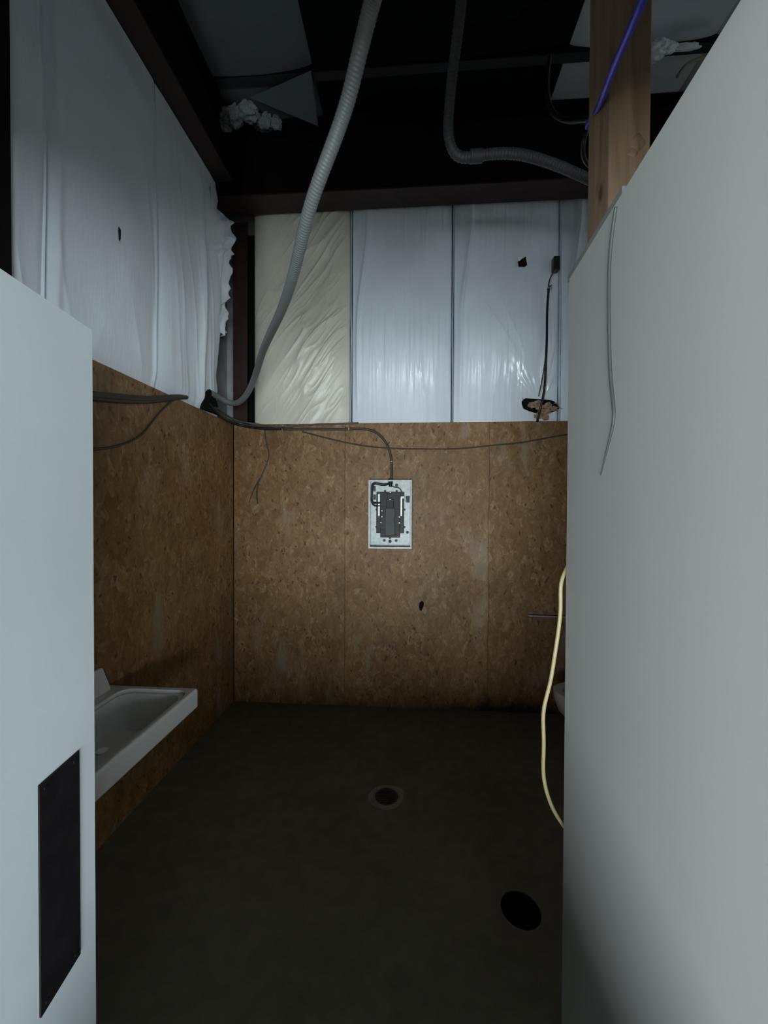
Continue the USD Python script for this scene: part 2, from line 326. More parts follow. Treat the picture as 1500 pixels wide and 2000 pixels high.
for k, y in enumerate((2.80, 1.3, -0.2)):
    pu = thing('roof_purlin', label=['thin pale steel purlin crossing the dark roof ahead', 'thin pale steel purlin overhead above the frame', 'thin pale steel purlin behind the viewer'][k], cat='purlin')
    obj('flange', box(-1.44, XE, y - 0.03, y + 0.03, ROOF - 0.035, ROOF - 0.031), 'purlin_paint', pu)
    obj('web', box(-1.44, XE, y - 0.03, y - 0.027, ROOF - 0.031, ROOF + 0.05), 'steel_dark', pu)

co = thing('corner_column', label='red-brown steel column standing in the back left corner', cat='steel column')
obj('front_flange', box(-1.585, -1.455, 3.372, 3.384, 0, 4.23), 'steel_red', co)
obj('web', box(-1.525, -1.515, 3.384, 3.54, 0, 4.23), 'steel_dark', co)  # recess shade of the column painted in with the darker steel, rear flange too
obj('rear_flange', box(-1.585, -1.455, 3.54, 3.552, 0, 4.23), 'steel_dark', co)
sc = thing('wall_column', label='dark steel column at the left frame edge against the left wall insulation', cat='steel column')
obj('front_flange', box(-1.60, -1.515, 1.235, 1.385, TOP + 0.005, 4.33), 'steel_dark', sc)
obj('web', box(-1.74, -1.60, 1.315, 1.325, TOP + 0.005, 4.33), 'steel_dark', sc)

# ------------------------------------------------------------------ insulation blankets
def ridged(n, p): return np.clip(1 - np.abs(2 * n - 1), 0, 1) ** p
def sstep(a, b, x): t = np.clip((x - a) / (b - a), 0, 1); return t * t * (3 - 2 * t)
def bump1(x, c, w): return np.exp(-((x - c) / w) ** 2)
HOLE = on_y(1056, 792, 3.36)
def blanket_back(x0, x1, style, seed, z0=TOP - 0.06, z1=4.30):
    nx, nz = 150, 260
    u, w = np.meshgrid(np.linspace(0, 1, nx), np.linspace(0, 1, nz), indexing='ij')
    x = x0 + (x1 - x0) * u; z = z0 + (z1 - z0) * w
    pil = np.clip(1 - np.abs(2 * u - 1) ** 5, 0, 1) ** 0.8
    out = 0.035 * pil
    out = out + 0.07 * pil * bump1(w, 0.38, 0.17) - 0.01 * pil * bump1(w, 0.72, 0.12)
    P = lambda sx, sz, dx=0.0: np.stack([(x + dx * z) * sx, z * sz, 0 * x + seed * 3.1], -1)
    out = out + 0.010 * pil * (meshkit.fbm(P(3, 3), 3, seed) - 0.5)
    if style == 'cream':
        r = ridged(meshkit.noise(P(11, 3.2, -0.75), seed), 3) + 0.5 * ridged(meshkit.noise(P(23, 6, -0.7), seed + 1), 3)
        out = out + 0.019 * pil * r * sstep(0.25, 0.75, u) * (0.35 + bump1(w, 0.36, 0.2) + 0.35 * bump1(w, 0.9, 0.2)) + 0.004 * r * pil
        r2 = ridged(meshkit.noise(P(7, 1.3, -0.25), seed + 5), 4)
        out = out + 0.008 * pil * r2
    else:
        r = ridged(meshkit.noise(P(20, 1.3), seed), 4) + 0.6 * ridged(meshkit.noise(P(38, 2.2), seed + 2), 3)
        out = out + 0.009 * pil * r * (0.3 + bump1(w, 0.36, 0.14) + 0.6 * bump1(w, 0.93, 0.1))
        out = out + 0.032 * bump1(u - 0.06 - 0.10 * sstep(0.45, 0.95, w), 0, 0.02) * sstep(0.05, 0.3, w)
    if style == 'hole':
        dx, dz = x - HOLE[0], z - HOLE[2]; rr = np.hypot(dx, dz); th = np.arctan2(dx, np.abs(dz) + 1e-6)
        fan = ridged(meshkit.noise(np.stack([th * 9.0, rr * 1.2, 0 * x + 5.5], -1), 8), 4)
        out = out + 0.034 * fan * np.exp(-rr / 0.5) * sstep(0.06, 0.2, rr) * sstep(-0.05, 0.15, dz) * sstep(0.95, 0.5, np.abs(th)) * np.minimum(pil * 1.5, 1)
        out = out - 0.02 * np.exp(-(rr / 0.13) ** 2)
    y = 3.372 - out
    return x, y, z
def blanket_mesh(x, y, z, back, hole=None):
    m = sheet(x, y, z, np.array(back))
    return m
seams = [-1.398, -0.526, 0.345, 1.23, 2.10, 3.0]
labels = ['cream-tinted wrinkled insulation blanket beside the corner column', 'smooth bluish white insulation blanket straight above the open breaker box', 'bluish white insulation blanket with a torn hole and fanning creases', 'narrow visible strip of insulation blanket right of the black hanging wire', 'insulation blanket behind the wooden post']
for k in range(5):
    st = ['cream', 'plain', 'hole', 'plain', 'plain'][k]
    t = thing('insulation_blanket', label=labels[k], cat='wall insulation')
    X, Y, Z = blanket_back(seams[k] + 0.010, seams[k + 1] - 0.010, st, 21 + 7 * k)
    f = sheet(X, Y, Z, np.array([0, 0.05, 0]))
    obj('facing', f, 'facing_cream' if k == 0 else 'facing_blue', t, smooth=True)
    # folded seam tab standing proud of the left edge
    n = 60; zz = np.linspace(TOP - 0.04, 4.28, n); wob = 0.010 * (meshkit.fbm(np.stack([zz * 2.5, 0 * zz + k, 0 * zz], 1), 3, 5) - 0.5)
    if k:
        off = np.stack([wob, np.zeros(n)], 1)
        xs = np.stack([seams[k] - 0.004 + wob, seams[k] + 0.004 + wob], 0); ys = np.stack([3.352 - 0.012 * meshkit.noise(np.stack([zz * 5, 0 * zz, 0 * zz + k], 1), 2)] * 2, 0)
        obj('seam_tab', sheet(xs, ys, np.stack([zz, zz]), np.array([0, 0.05, 0])), 'facing_blue', t, smooth=True, label='folded taped seam along the left edge')

def blanket_left(y0, y1, seed, style):
    ny, nz = 150, 260
    u, w = np.meshgrid(np.linspace(0, 1, ny), np.linspace(0, 1, nz), indexing='ij')
    y = y0 + (y1 - y0) * u; z = TOP - 0.06 + (4.335 - TOP + 0.06) * w
    pil = np.clip(1 - np.abs(2 * u - 1) ** 5, 0, 1) ** 0.8
    P = lambda sy, sz, d=0.0: np.stack([(y + d * z) * sy, z * sz, 0 * y + seed], -1)
    out = 0.032 * pil + 0.022 * pil * bump1(w, 0.42, 0.2) + 0.02 * pil * (meshkit.fbm(P(2.0, 1.6, 0.4), 3, seed) - 0.5)
    if style == 'corner':
        r = ridged(meshkit.noise(P(9, 0.7, 0.12), seed), 4) + 0.6 * ridged(meshkit.noise(P(17, 1.2, 0.1), seed + 1), 3)
        out = out + 0.008 * pil * r * (0.4 + 0.6 * u)
        out = out + 0.028 * bump1(u, 0.62, 0.05) * sstep(0.95, 0.6, w) + 0.035 * sstep(0.72, 1.0, u) * bump1(w, 0.62, 0.3)
        y = y + 0.05 * sstep(0.8, 1, u) * (meshkit.noise(P(0, 9), 4) - 0.4)
    else:
        r = ridged(meshkit.noise(P(6, 0.6, 0.1), seed), 4)
        out = out + 0.007 * pil * r
        out = out + 0.018 * bump1(u, 0.95, 0.02) + 0.012 * bump1(u, 0.06, 0.03)
    out = out * sstep(-0.01, 0.09, w) * (1 - 0.85 * sstep(0.86, 1.0, w))
    return -1.592 + out, y, z
lab = ['shadowed insulation blanket at the upper left edge above the white door', 'wide bluish insulation blanket high on the left wall with a small dark nick', 'creased insulation blanket with a ragged end near the back left corner']
for k, (a, b) in enumerate([(1.392, 1.576), (1.576, 2.33), (2.33, 3.09)]):
    t = thing('insulation_blanket', label=lab[k], cat='wall insulation')
    X, Y, Z = blanket_left(a + 0.005, b - 0.005, 60 + 9 * k, 'corner' if k == 2 else 'plain')
    obj('facing', sheet(X, Y, Z, np.array([-0.05, 0, 0])), 'facing_blue', t, smooth=True)
    if k == 1:
        nk = on_x(234, 455, -1.528)
        obj('tear', hull([nk + np.array(q) for q in ([0, -.006, .03], [0, .008, .02], [0, .006, -.03], [0, -.003, -.045], [-.02, 0, 0])]), 'cable_black', t, label='small dark nick in the facing')
    if k == 2:
        # ragged loose flap at the corner
        n = 90; q = np.linspace(0, 1, n); top = on_y(402, 405, 3.02); pts = [(400, 404), (425, 420), (450, 442), (447, 480), (440, 530), (434, 600), (431, 660)]
        c3 = spline([on_y(px, py, 3.13) for px, py in pts], n)
        m_ = 24; v = np.linspace(0, 1, m_)
        inner = np.stack([np.full(n, -1.552), np.full(n, 2.93), np.linspace(4.20, 3.15, n)], 1)
        G = inner[:, None, :] * (1 - v)[None, :, None] + c3[:, None, :] * v[None, :, None]
        rr = ridged(meshkit.noise(np.stack([np.broadcast_to(q[:, None] * 14 + v[None] * 2, (n, m_)), np.broadcast_to(v[None] * 3, (n, m_)), np.full((n, m_), 3.0)], -1), 6), 2)
        G[..., 0] += 0.06 * rr * v[None] ; G[..., 1] += 0.02 * (rr - 0.5) * v[None]
        obj('loose_flap', sheet(G[..., 0], G[..., 1], G[..., 2], np.array([-0.006, 0.004, 0])), 'facing_blue', t, smooth=True, label='crumpled loose edge of the facing')
        c3[:, 0] += 0.012
        obj('torn_edge', tube(c3[15:70], 0.007 + 0.004 * meshkit.noise(np.stack([q[15:70] * 40, 0 * q[15:70], 0 * q[15:70]], 1), 3), 7), 'cable_black', t, smooth=True, label='dark torn line along the flap')

# torn hole with fibreglass, nick and bracket on the back insulation
th = thing('fibreglass_tuft', label='brown fibreglass bulging from the torn hole in the back wall insulation', cat='insulation tuft')
def lump(c, s, seed, amp=0.5, freq=2.2, sub=4):
    m = trimesh.creation.icosphere(sub); v = m.vertices.copy()
    k = 1 + amp * (meshkit.fbm(v * freq + 7, 4, seed) - 0.5) * 2
    m.vertices = v * k[:, None] * np.array(s) + np.array(c); return m
yb = 3.335
a = lambda px, py, y=yb: on_y(px, py, y)
edge_pts = [(1018, 783), (1024, 778), (1040, 781), (1056, 780), (1072, 781), (1082, 784), (1088, 792), (1093, 797), (1084, 803), (1072, 806), (1060, 808), (1046, 806), (1034, 803), (1022, 798), (1019, 790)]
hp = np.array([a(*q) for q in edge_pts])
obj('hole', hull(np.vstack([hp + [0, -0.004, 0], hp + [0, 0.02, 0]])), 'pipe_inside', th, smooth=False, label='dark torn opening')
for k, (px, py, sx, sz) in enumerate([(1040, 791, .036, .024), (1055, 795, .036, .024), (1070, 793, .030, .026), (1064, 804, .055, .018), (1082, 798, .030, .018), (1050, 786, .03, .014), (1052, 813, .036, .022), (1066, 815, .024, .024)]):
    obj('tuft', lump(a(px, py, 3.305), (sx, .022, sz), 40 + k, 0.55, 2.6), 'fibreglass', th, smooth=True)
for k, (p0, p1) in enumerate([((1086, 796), (1099, 799)), ((1084, 801), (1091, 806)), ((1082, 788), (1092, 790)), ((1022, 782), (1021, 775))]):
    obj('strand', tube(spline([a(*p0, 3.315), (a(*p0, 3.31) + a(*p1, 3.30)) / 2 + [0, 0, .006], a(*p1, 3.30)], 8), np.linspace(.004, .001, 8), 6), 'fibreglass', th)
nk = a(1020, 512, 3.325)
obj_ = thing('insulation_nick', label='small dark square tear high in the back wall insulation, left of the black bracket', cat='tear')
obj('tear', hull([nk + np.array(q) for q in ([-.035, 0, .005], [.028, 0, .045], [.03, 0, -.01], [.04, 0, -.025], [.02, 0, -.04], [-.03, 0, -.035], [0, .04, 0])]), 'pipe_inside', obj_, smooth=False)
obj('flap', hull([nk + np.array(q) for q in ([-.035, -.002, .008], [-.045, -.02, .03], [.0, -.006, .04], [-.02, -.001, .01])]), 'facing_blue', obj_, smooth=False)

hw = thing('hanging_wire', label='thin black wire hanging from a small bracket down the back wall insulation', cat='wire')
b0 = a(1087, 514, 3.30)
obj('bracket', box(b0[0] - .024, b0[0] + .024, b0[1] - .01, b0[1] + .05, b0[2] - .055, b0[2] + .055, .004), 'cable_black', hw, label='small black bracket')
obj('clip', hull([a(1067, 566, 3.27), a(1072, 558, 3.265), a(1079, 556, 3.28), a(1077, 566, 3.28), a(1072, 562, 3.25)]), 'chrome', hw, smooth=False, label='shiny metal clip')
obj('link', tube(spline([a(1084, 528, 3.29), a(1074, 545, 3.27), a(1071, 562, 3.268)], 16), .006, 8), 'cable_grey', hw, smooth=True)
obj('wire', tube(spline([a(1072, 562, 3.27), a(1069, 600, 3.275), a(1068, 660, 3.245), a(1066, 710, 3.235), a(1063, 760, 3.24), a(1056, 795, 3.25), a(1049, 824, 3.30)], 60), .0095, 8), 'cable_black', hw, smooth=True)
obj('second_strand', tube(spline([a(1069, 600, 3.272), a(1066, 690, 3.245), a(1059, 740, 3.25), a(1052, 774, 3.28)], 40), .005, 8), 'cable_grey', hw, smooth=True)

# ------------------------------------------------------------------ white partition, front wall and open door
p_far, p_near = on_z(1112, 545, TOP), on_z(1447, 0, TOP)
dirp = (p_near - p_far)[:2] / np.linalg.norm((p_near - p_far)[:2])
def along(p, d, s): return np.array([p[0] + d[0] * s, p[1] + d[1] * s])
Lp = (p_far[1] + 0.25) / -dirp[1]
nrm = np.array([-dirp[1], dirp[0]]); nrm = nrm if nrm[0] > 0 else -nrm
def wall_between(p, q, n, t, z0, z1):
    pts = []
    for b in (p, q):
        for k in (0, t):
            for z in (z0, z1): pts.append([b[0] + n[0] * k, b[1] + n[1] * k, z])
    return hull(pts)
wr = thing('wall_right', kind='structure', label='tall white painted partition on the right')
A, B = p_far[:2], along(p_far, dirp, Lp)
obj('partition', wall_between(A, B, nrm, 0.115, 0.0, TOP), 'wall_paint', wr)
obj('cap_strip', wall_between(along(p_far, dirp, -0.02) + nrm * 0.002, along(p_far, dirp, 0.33) + nrm * 0.002, nrm, 0.11, TOP + 0.0005, TOP + 0.02), 'paint_edge', wr, label='grey strip along the top edge')

d_far, d_near = on_z(180, 645, 2.06), on_z(0, 524, 2.06)
dird = (d_near - d_far)[:2] / np.linalg.norm((d_near - d_far)[:2]); nd = np.array([-dird[1], dird[0]]); nd = nd if nd[0] < 0 else -nd
Ld = 0.91

hinge = along(d_far, dird, Ld)
do = thing('door_1', kind='structure', label='open white door at left with a dark push plate')
obj('door_slab', wall_between(d_far[:2], hinge, nd, 0.044, 0.012, 2.06), 'door_paint', do)
def on_door(px, py, off=0.0):
    r = ray(px, py); p0 = d_far[:2] - nd * off
    t = (p0 @ nd) / (r[:2] @ nd)
    return EYE + r * t
cor = [on_door(*q) for q in ((77, 1527), (155, 1467), (151, 1875), (73, 1987))]
s0, s1 = [np.mean([(c[:2] - d_far[:2]) @ dird for c in cc]) for cc in ((cor[1], cor[2]), (cor[0], cor[3]))]
z1_, z0_ = np.mean([cor[0][2], cor[1][2]]), np.mean([cor[2][2], cor[3][2]])

def door_box(sa, sb, za, zb, o0, o1):
    return hull([[*(along(d_far, dird, s) - nd * o), z] for s in (sa, sb) for o in (o0, o1) for z in (za, zb)])
pl = obj('push_plate', door_box(s0, s1, z0_, z1_, 0.0002, 0.003), 'plate_dark', do, label='dark push plate near the door edge')
for s in (s0 + 0.012, s1 - 0.012):
    for z in (z0_ + 0.012, z1_ - 0.012):
        obj('screw', cyl([*(along(d_far, dird, s) - nd * 0.0034), z], [*nd, 0], 0.0035, 0.0016, 12), 'plate_dark', pl)
for z in (0.25, 1.05, 1.82):
    obj('hinge', cyl([*(hinge - nd * 0.006 + dird * 0.004), z], (0, 0, 1), 0.007, 0.09, 12), 'screw_steel', do)
wf = thing('wall_front', kind='structure', label='front wall of the washroom around the doorway behind the viewer')
yf0, yf1 = hinge[1] - 0.13, hinge[1] - 0.015
obj('wall_piece', box(XL, hinge[0] - 0.01, yf0, yf1, 0, ROOF), 'wall_paint', wf)
obj('wall_piece', box(B[0] + 0.005, 4.0, yf0, yf1, 0, ROOF), 'wall_paint', wf)
obj('lintel', box(hinge[0] - 0.009, B[0] + 0.004, yf0, yf1, 2.27, ROOF), 'wall_paint', wf)
lb = thing('shade_board', label='added light-blocking sheet of strand board across the doorway behind the viewer', cat='board')  # unseen board, added only to shade the floor and lower wall boards
obj('strand_board', hull([[x, y, z] for x in (hinge[0] - 0.15, B[0] + 0.1) for y, z in ((yf0 - 0.45, 0.002), (yf0 - 0.434, 0.002), (yf0 - 0.026, 0.8), (yf0 - 0.01, 0.8))]), 'osb_board_0', lb)

def on_part(px, py, off=0.0):
    r = ray(px, py); p0 = A - nrm * off
    return EYE + r * ((p0 @ nrm) / (r[:2] @ nrm))
gc = thing('shadow_line', label='faint thin grey strand standing in for a shadow line down the white partition', cat='cord')  # dark tube modelled in place of a soft shadow line on the partition
obj('cord', tube(spline([on_part(*q, 0.003) for q in ((1203, 404), (1194, 470), (1189, 560), (1190, 660), (1193, 740), (1198, 790), (1199, 812), (1196, 835), (1188, 868), (1180, 900), (1173, 928))], 90), np.r_[np.full(60, .0042), np.linspace(.0042, .0012, 30)], 8), 'shadow_line_grey', gc, smooth=True)

# ------------------------------------------------------------------ timber post and things beside it
px0 = on_y(1190, 300, 1.36)[0]; px1 = on_y(1271, 300, 1.36)[0]
post = thing('timber_post', label='square knotty brown timber post rising behind the white partition', cat='post')
obj('post_shaft', box(px0, px1, 1.36, 1.52, 0, ROOF - 0.04, .005), 'timber', post)
kn = np.array([px0 + 0.68 * (px1 - px0), 1.36, on_y(1240, 280, 1.36)[2]])
obj('split_knot', cat(lump(kn + [0, .004, 0], (.022, .012, .035), 3, 0.3, 1.5, 3), lump(kn + [-.015, .004, -.03], (.02, .01, .014), 5, 0.3, 1.5, 3)), 'timber', post, smooth=True, label='raised knot in the front face')
bt = thing('blue_tube', label='bright blue-violet plastic tube slanting down across the timber post', cat='plastic tube')
obj('tube', tube(spline([deep(1285, -70, 0.86), deep(1256, 0, 0.93), deep(1228, 65, 1.02), deep(1198, 135, 1.15), deep(1173, 201, 1.32), deep(1160, 225, 1.45), deep(1148, 243, 1.62), deep(1158, 257, 1.85), deep(1175, 265, 1.95)], 80), .0105, 12), 'tube_blue', bt, smooth=True)
bc = thing('black_cable', label='black cable looping in the dark left of the timber post', cat='cable')
obj('cable', tube(spline([deep(1074, 110, 2.3), deep(1069, 165, 2.2), deep(1074, 205, 2.1), deep(1090, 229, 2.0), deep(1120, 236, 1.9), deep(1155, 233, 1.8), deep(1185, 240, 1.75)], 60), .012, 10), 'cable_black', bc, smooth=True)
bd = thing('black_cable', label='short black cable dropping steeply along the left face of the timber post', cat='cable')
obj('cable', tube(spline([deep(1185, 205, 1.75), deep(1158, 235, 1.72), deep(1142, 268, 1.72), deep(1139, 300, 1.76), deep(1160, 330, 1.85)], 40), .010, 10), 'cable_black', bd, smooth=True)
oc = thing('olive_cord', label='dim olive cord arching in the dark right of the timber post', cat='cord')
obj('cord', tube(spline([deep(1322, 150, 1.9), deep(1335, 132, 1.9), deep(1355, 119, 1.95), deep(1385, 108, 2.0), deep(1430, 100, 2.1)], 40), .007, 8), 'cord_olive', oc, smooth=True)

# ------------------------------------------------------------------ conduits
fc = thing('flexible_conduit', label='long pale ribbed flexible conduit hanging from overhead to the back left corner', cat='conduit')
fp = [(745, -60, 0.92), (728, 0, 1.0), (703, 100, 1.07), (678, 200, 1.15), (643, 300, 1.22), (607, 400, 1.32), (582, 500, 1.5), (552, 600, 1.85), (512, 690, 2.5), (490, 755, 2.95), (470, 783, 3.08), (450, 787, 3.13), (430, 778, 3.16), (411, 768, 3.2)]
obj('conduit', ribbed([deep(*q) for q in fp[:-2]] + [on_x(429, 777, -1.515), on_x(412, 768, -1.535)], 0.0222, 0.010, 0.0007), 'conduit_grey', fc, smooth=True)
gc2 = thing('grey_conduit', label='dull grey conduit bending below the roof towards the timber post', cat='conduit')
gp = [(905, -70, 1.45), (901, 0, 1.5), (892, 80, 1.55), (882, 160, 1.6), (876, 230, 1.65), (878, 275, 1.68), (893, 303, 1.7), (930, 306, 1.7)]
obj('conduit', ribbed([deep(*q) for q in gp], 0.021, 0.014, 0.001), 'conduit_dull', gc2, smooth=True)
gp = [(932, 306, 1.7), (950, 302, 1.7), (1000, 300, 1.7), (1050, 310, 1.72), (1100, 328, 1.75), (1150, 350, 1.8), (1200, 372, 1.9)]
obj('conduit', ribbed([deep(*q) for q in gp], 0.021, 0.014, 0.001), 'conduit_dull', gc2, smooth=True)
obj('coupling', tube([deep(918, 306, 1.7), deep(942, 304, 1.7)], 0.026, 16), 'conduit_dull', gc2, smooth=30)

# corner hole and cables along the boards
chl = thing('corner_gap', label='black torn gap at the top of the boards in the back left corner', cat='gap')
g = [on_x(px, py, -1.53) for px, py in ((394, 798), (405, 765), (410, 760), (418, 768), (424, 788), (432, 812))]
obj('opening', hull([p for q in g for p in (q, q + np.array([-.02, .006, 0]))]), 'pipe_inside', chl, smooth=False)
YW = D - 0.012
wbk = lambda px, py, off=0.012: on_y(px, py, D - off)
wlf = lambda px, py, off=0.012: on_x(px, py, XL + off)
cb = thing('cable_bundle', label='dark bundle of cables sagging along the top of the left wall boards', cat='cable')
for k, (dz, r) in enumerate(((0, .014), (6, .011), (-5, .009))):
    obj('cable', tube(spline([wlf(150, 768 + dz, .02), wlf(185, 773 + dz, .02), wlf(230, 777 + dz, .022), wlf(280, 780 + dz * .8, .022), wlf(325, 777 + dz * .6, .02), wlf(350, 775 + dz * .4, .016), wlf(364, 776 + dz * .2, .0)], 50), r, 10), 'cable_brown', cb, smooth=True)
cw = thing('thin_cable', label='thin dark cable drooping in a curve down the left wall boards', cat='cable')
obj('cable', tube(spline([wlf(338, 781), wlf(320, 797), wlf(300, 820), wlf(288, 836), wlf(272, 852), wlf(245, 866), wlf(215, 874), wlf(182, 878), wlf(150, 880)], 70), .006, 8), 'cable_brown', cw, smooth=True)
mc = thing('feeder_cable', label='thick dark cable running along the back wall boards and down into the breaker box', cat='cable')
obj('cable', tube(spline([on_x(418, 795, -1.535), on_x(440, 817, -1.53), wbk(466, 826, .03), wbk(500, 834, .016), wbk(553, 838, .014), wbk(620, 838, .014), wbk(682, 838, .014), wbk(712, 838, .014), wbk(735, 845, .014), wbk(752, 862, .014), wbk(762, 885, .014), wbk(765, 905, .016), wbk(765, 925, .03), wbk(764, 944, .045)], 140), .0105, 12), 'cable_brown', mc, smooth=True)
for px, py, vert in ((553, 838, 1), (682, 838, 1), (765, 902, 0)):
    c = wbk(px, py, .0)
    w_, h_ = (.006, .034) if vert else (.034, .006)
    obj('strap', cat(tube(spline([c + np.array([-w_ if not vert else 0, -.002, -h_ if vert else 0]), c + np.array([-w_ * .45 if not vert else 0, -.022, -h_ * .45 if vert else 0]), c + np.array([0, -.028, 0]), c + np.array([w_ * .45 if not vert else 0, -.022, h_ * .45 if vert else 0]), c + np.array([w_ if not vert else 0, -.002, h_ if vert else 0])], 20), .003, 6)), 'strap_metal', mc, smooth=True, label='small bright cable strap')
m2 = thing('grey_cable', label='dull grey cable lying on the top edge of the back wall boards from the corner', cat='cable')
obj('cable', tube(spline([on_x(424, 796, -1.53), wbk(462, 821, .03), wbk(480, 825, .03), wbk(510, 830, .02), wbk(545, 834, .02), wbk(600, 830, .01), wbk(660, 828, .008), wbk(700, 826, .004)], 70), .008, 10), 'cable_grey', m2, smooth=True)
m4 = thing('black_cable', label='black cable coming out of the corner gap onto the back wall boards', cat='cable')
obj('cable', tube(spline([on_x(408, 788, -1.535), on_x(424, 806, -1.53), on_x(444, 822, -1.535), wbk(470, 831, .03), wbk(500, 836, .03), wbk(530, 838, .026), wbk(556, 836, .022)], 50), .010, 10), 'cable_black', m4, smooth=True)
lw = thing('thin_cable', label='thin brown cable slung low across the back wall boards to the white partition', cat='cable')
obj('cable', tube(spline([wbk(590, 843), wbk(640, 856), wbk(700, 869), wbk(770, 876, .028), wbk(840, 877), wbk(900, 876), wbk(960, 870), wbk(1020, 864), wbk(1070, 855), wbk(1115, 847), wbk(1160, 838)], 90), .0055, 8), 'cable_brown', lw, smooth=True)
sw = thing('split_wire', label='short dark wire with a split end dangling on the back wall near the corner', cat='wire')
obj('wire', tube(spline([wbk(517, 838), wbk(519, 858), wbk(525, 888), wbk(521, 905), wbk(513, 925), wbk(505, 942)], 40), .0048, 8), 'cable_brown', sw, smooth=True)
obj('split_end', tube(spline([wbk(508, 934), wbk(499, 950), wbk(492, 965), wbk(487, 981)], 20), np.linspace(.006, .0025, 20), 8), 'cable_black', sw, smooth=True)
obj('split_end', tube(spline([wbk(505, 944), wbk(502, 958), wbk(503, 984)], 20), np.linspace(.005, .0055, 20), 8), 'cable_black', sw, smooth=True)

# ------------------------------------------------------------------ breaker box
BD = 0.095
UX = np.array([1.0, 0, 0])
o0 = on_y(719.5, 1005, D - BD); o1 = on_y(804, 1005, D - BD)
top_z = on_y(764, 937.5, D - BD)[2]; bot_z = on_y(761, 1071.5, D - BD)[2]
bx0, bx1 = o0[0], o1[0]
cx = lambda u: bx0 + (u - 255) / (778 - 255) * (bx1 - bx0)          # from a 1125 x 2000 crop of the photograph
cz = lambda w: top_z - (w - 855) / (1700 - 855) * (top_z - bot_z)
eb = thing('breaker_box', label='open grey steel breaker box with black interior on the back wall boards', cat='breaker box')
outer = boxman(bx0, bx1, D - BD, D - 0.001, bot_z, top_z)
body = outer - boxman(bx0 + .0025, bx1 - .0025, D - BD - 1, D - 0.004, bot_z + .0025, top_z - .0025)
lipo = boxman(bx0, bx1, D - BD - .002, D - BD, bot_z, top_z) - boxman(bx0 + .013, bx1 - .009, D - 1, D, bot_z + .014, top_z - .012)
obj('steel_case', body + lipo, 'galvanised', eb, smooth=False)
yb_ = D - 0.004
def pbox(u0, u1, w0, w1, y0, y1, bev=.0015): return box(cx(u0), cx(u1), D - y1, D - y0, cz(w1), cz(w0), bev)
it = obj('breaker_interior', cat(pbox(345, 685, 1000, 1515, .010, .040), pbox(395, 635, 1000, 1570, .010, .044), pbox(395, 480, 1010, 1180, .044, .052)), 'panel_black', eb, label='black plastic breaker frame')
obj('bus_cover', cat(pbox(455, 575, 1200, 1545, .044, .056, .004), pbox(445, 460, 1210, 1530, .044, .05)), 'panel_grey', it)
obj('main_lug', cat(pbox(470, 560, 1090, 1205, .044, .066, .003), pbox(480, 510, 1120, 1190, .066, .07), pbox(520, 550, 1120, 1190, .066, .07)), 'panel_black', it)
for k in range(6):
    for side in (0, 1):
        w = 1215 + k * 52; u = 400 if side == 0 else 585
        obj('breaker_slot', pbox(u, u + 48, w, w + 40, .044, .0475, .001), 'panel_black', it)
for u, w in ((343, 1220), (690, 1220), (343, 1440), (690, 1440), (448, 985), (592, 985), (512, 1578)):
    obj('mounting_tab', cyl((cx(u), D - .012, cz(w)), (0, 1, 0), .0085, .018, 16), 'panel_black', it)
for u, w in ((515, 1095), (517, 1005), (415, 1235), (415, 1310), (402, 1380), (628, 1385), (628, 1310)):
    obj('screw', cyl((cx(u), D - (.070 if w == 1095 else .047), cz(w)), (0, 1, 0), .0042, .006, 12), 'screw_steel', it)
for u0, u1, w0, w1, m in ((365, 390, 1020, 1300, 'neutral_white'), (641, 662, 1060, 1300, 'bar_tin')):
    bar = obj('neutral_bar', pbox(u0, u1, w0, w1, .040, .052), m, eb, label='pale neutral bar on the left side' if u0 == 365 else 'dull tin bar on the right side')
    for k in range(9): obj('terminal_screw', cyl((cx((u0 + u1) / 2), D - .053, cz(w0 + 18 + k * (w1 - w0 - 36) / 8)), (0, 1, 0), .0035, .003, 10), 'screw_steel', bar)
obj('bonding_lug', pbox(645, 692, 1052, 1080, .03, .054), 'neutral_white', eb)
for u, w, r, m in ((440, 1610, .012, 'panel_grey'), (512, 1622, .014, 'panel_black'), (588, 1612, .012, 'panel_grey'), (728, 1505, .012, 'panel_black'), (590, 910, .013, 'panel_grey')):
    obj('knockout', cyl((cx(u), yb_ - .001, cz(w)), (0, 1, 0), r, .004, 20), m, eb)
obj('cover_clip', cat(pbox(705, 752, 1048, 1130, .004, .02)), 'panel_grey', eb); obj('data_plate', pbox(300, 335, 1030, 1095, .004, .006, .0005), 'panel_grey', eb)
obj('data_plate', pbox(300, 330, 920, 990, .004, .006, .0005), 'panel_grey', eb)
W = lambda u, w, y: np.array([cx(u), D - y, cz(w)])
obj('cable_connector', cat(cyl(W(518, 868, .045), (0, 0, 1), .018, .045, 20), cyl(W(518, 905, .045), (0, 0, 1), .014, .04, 20)), 'panel_black', eb)
obj('feeder_wire', tube(spline([W(515, 885, .045), W(470, 905, .06), W(390, 902, .065), W(318, 893, .065), W(296, 915, .06), W(291, 1000, .055), W(290, 1090, .055), W(305, 1135, .056), W(350, 1140, .056), W(392, 1135, .056)], 80), .0075, 10), 'cable_black', eb, smooth=True)
obj('feeder_wire', tube(spline([W(515, 890, .05), W(470, 912, .055), W(390, 912, .055), W(322, 903, .055), W(302, 925, .05), W(292, 1010, .045), W(284, 1100, .045), W(300, 1150, .05), W(335, 1175, .056), W(388, 1170, .056)], 80), .006, 10), 'cable_black', eb, smooth=True)
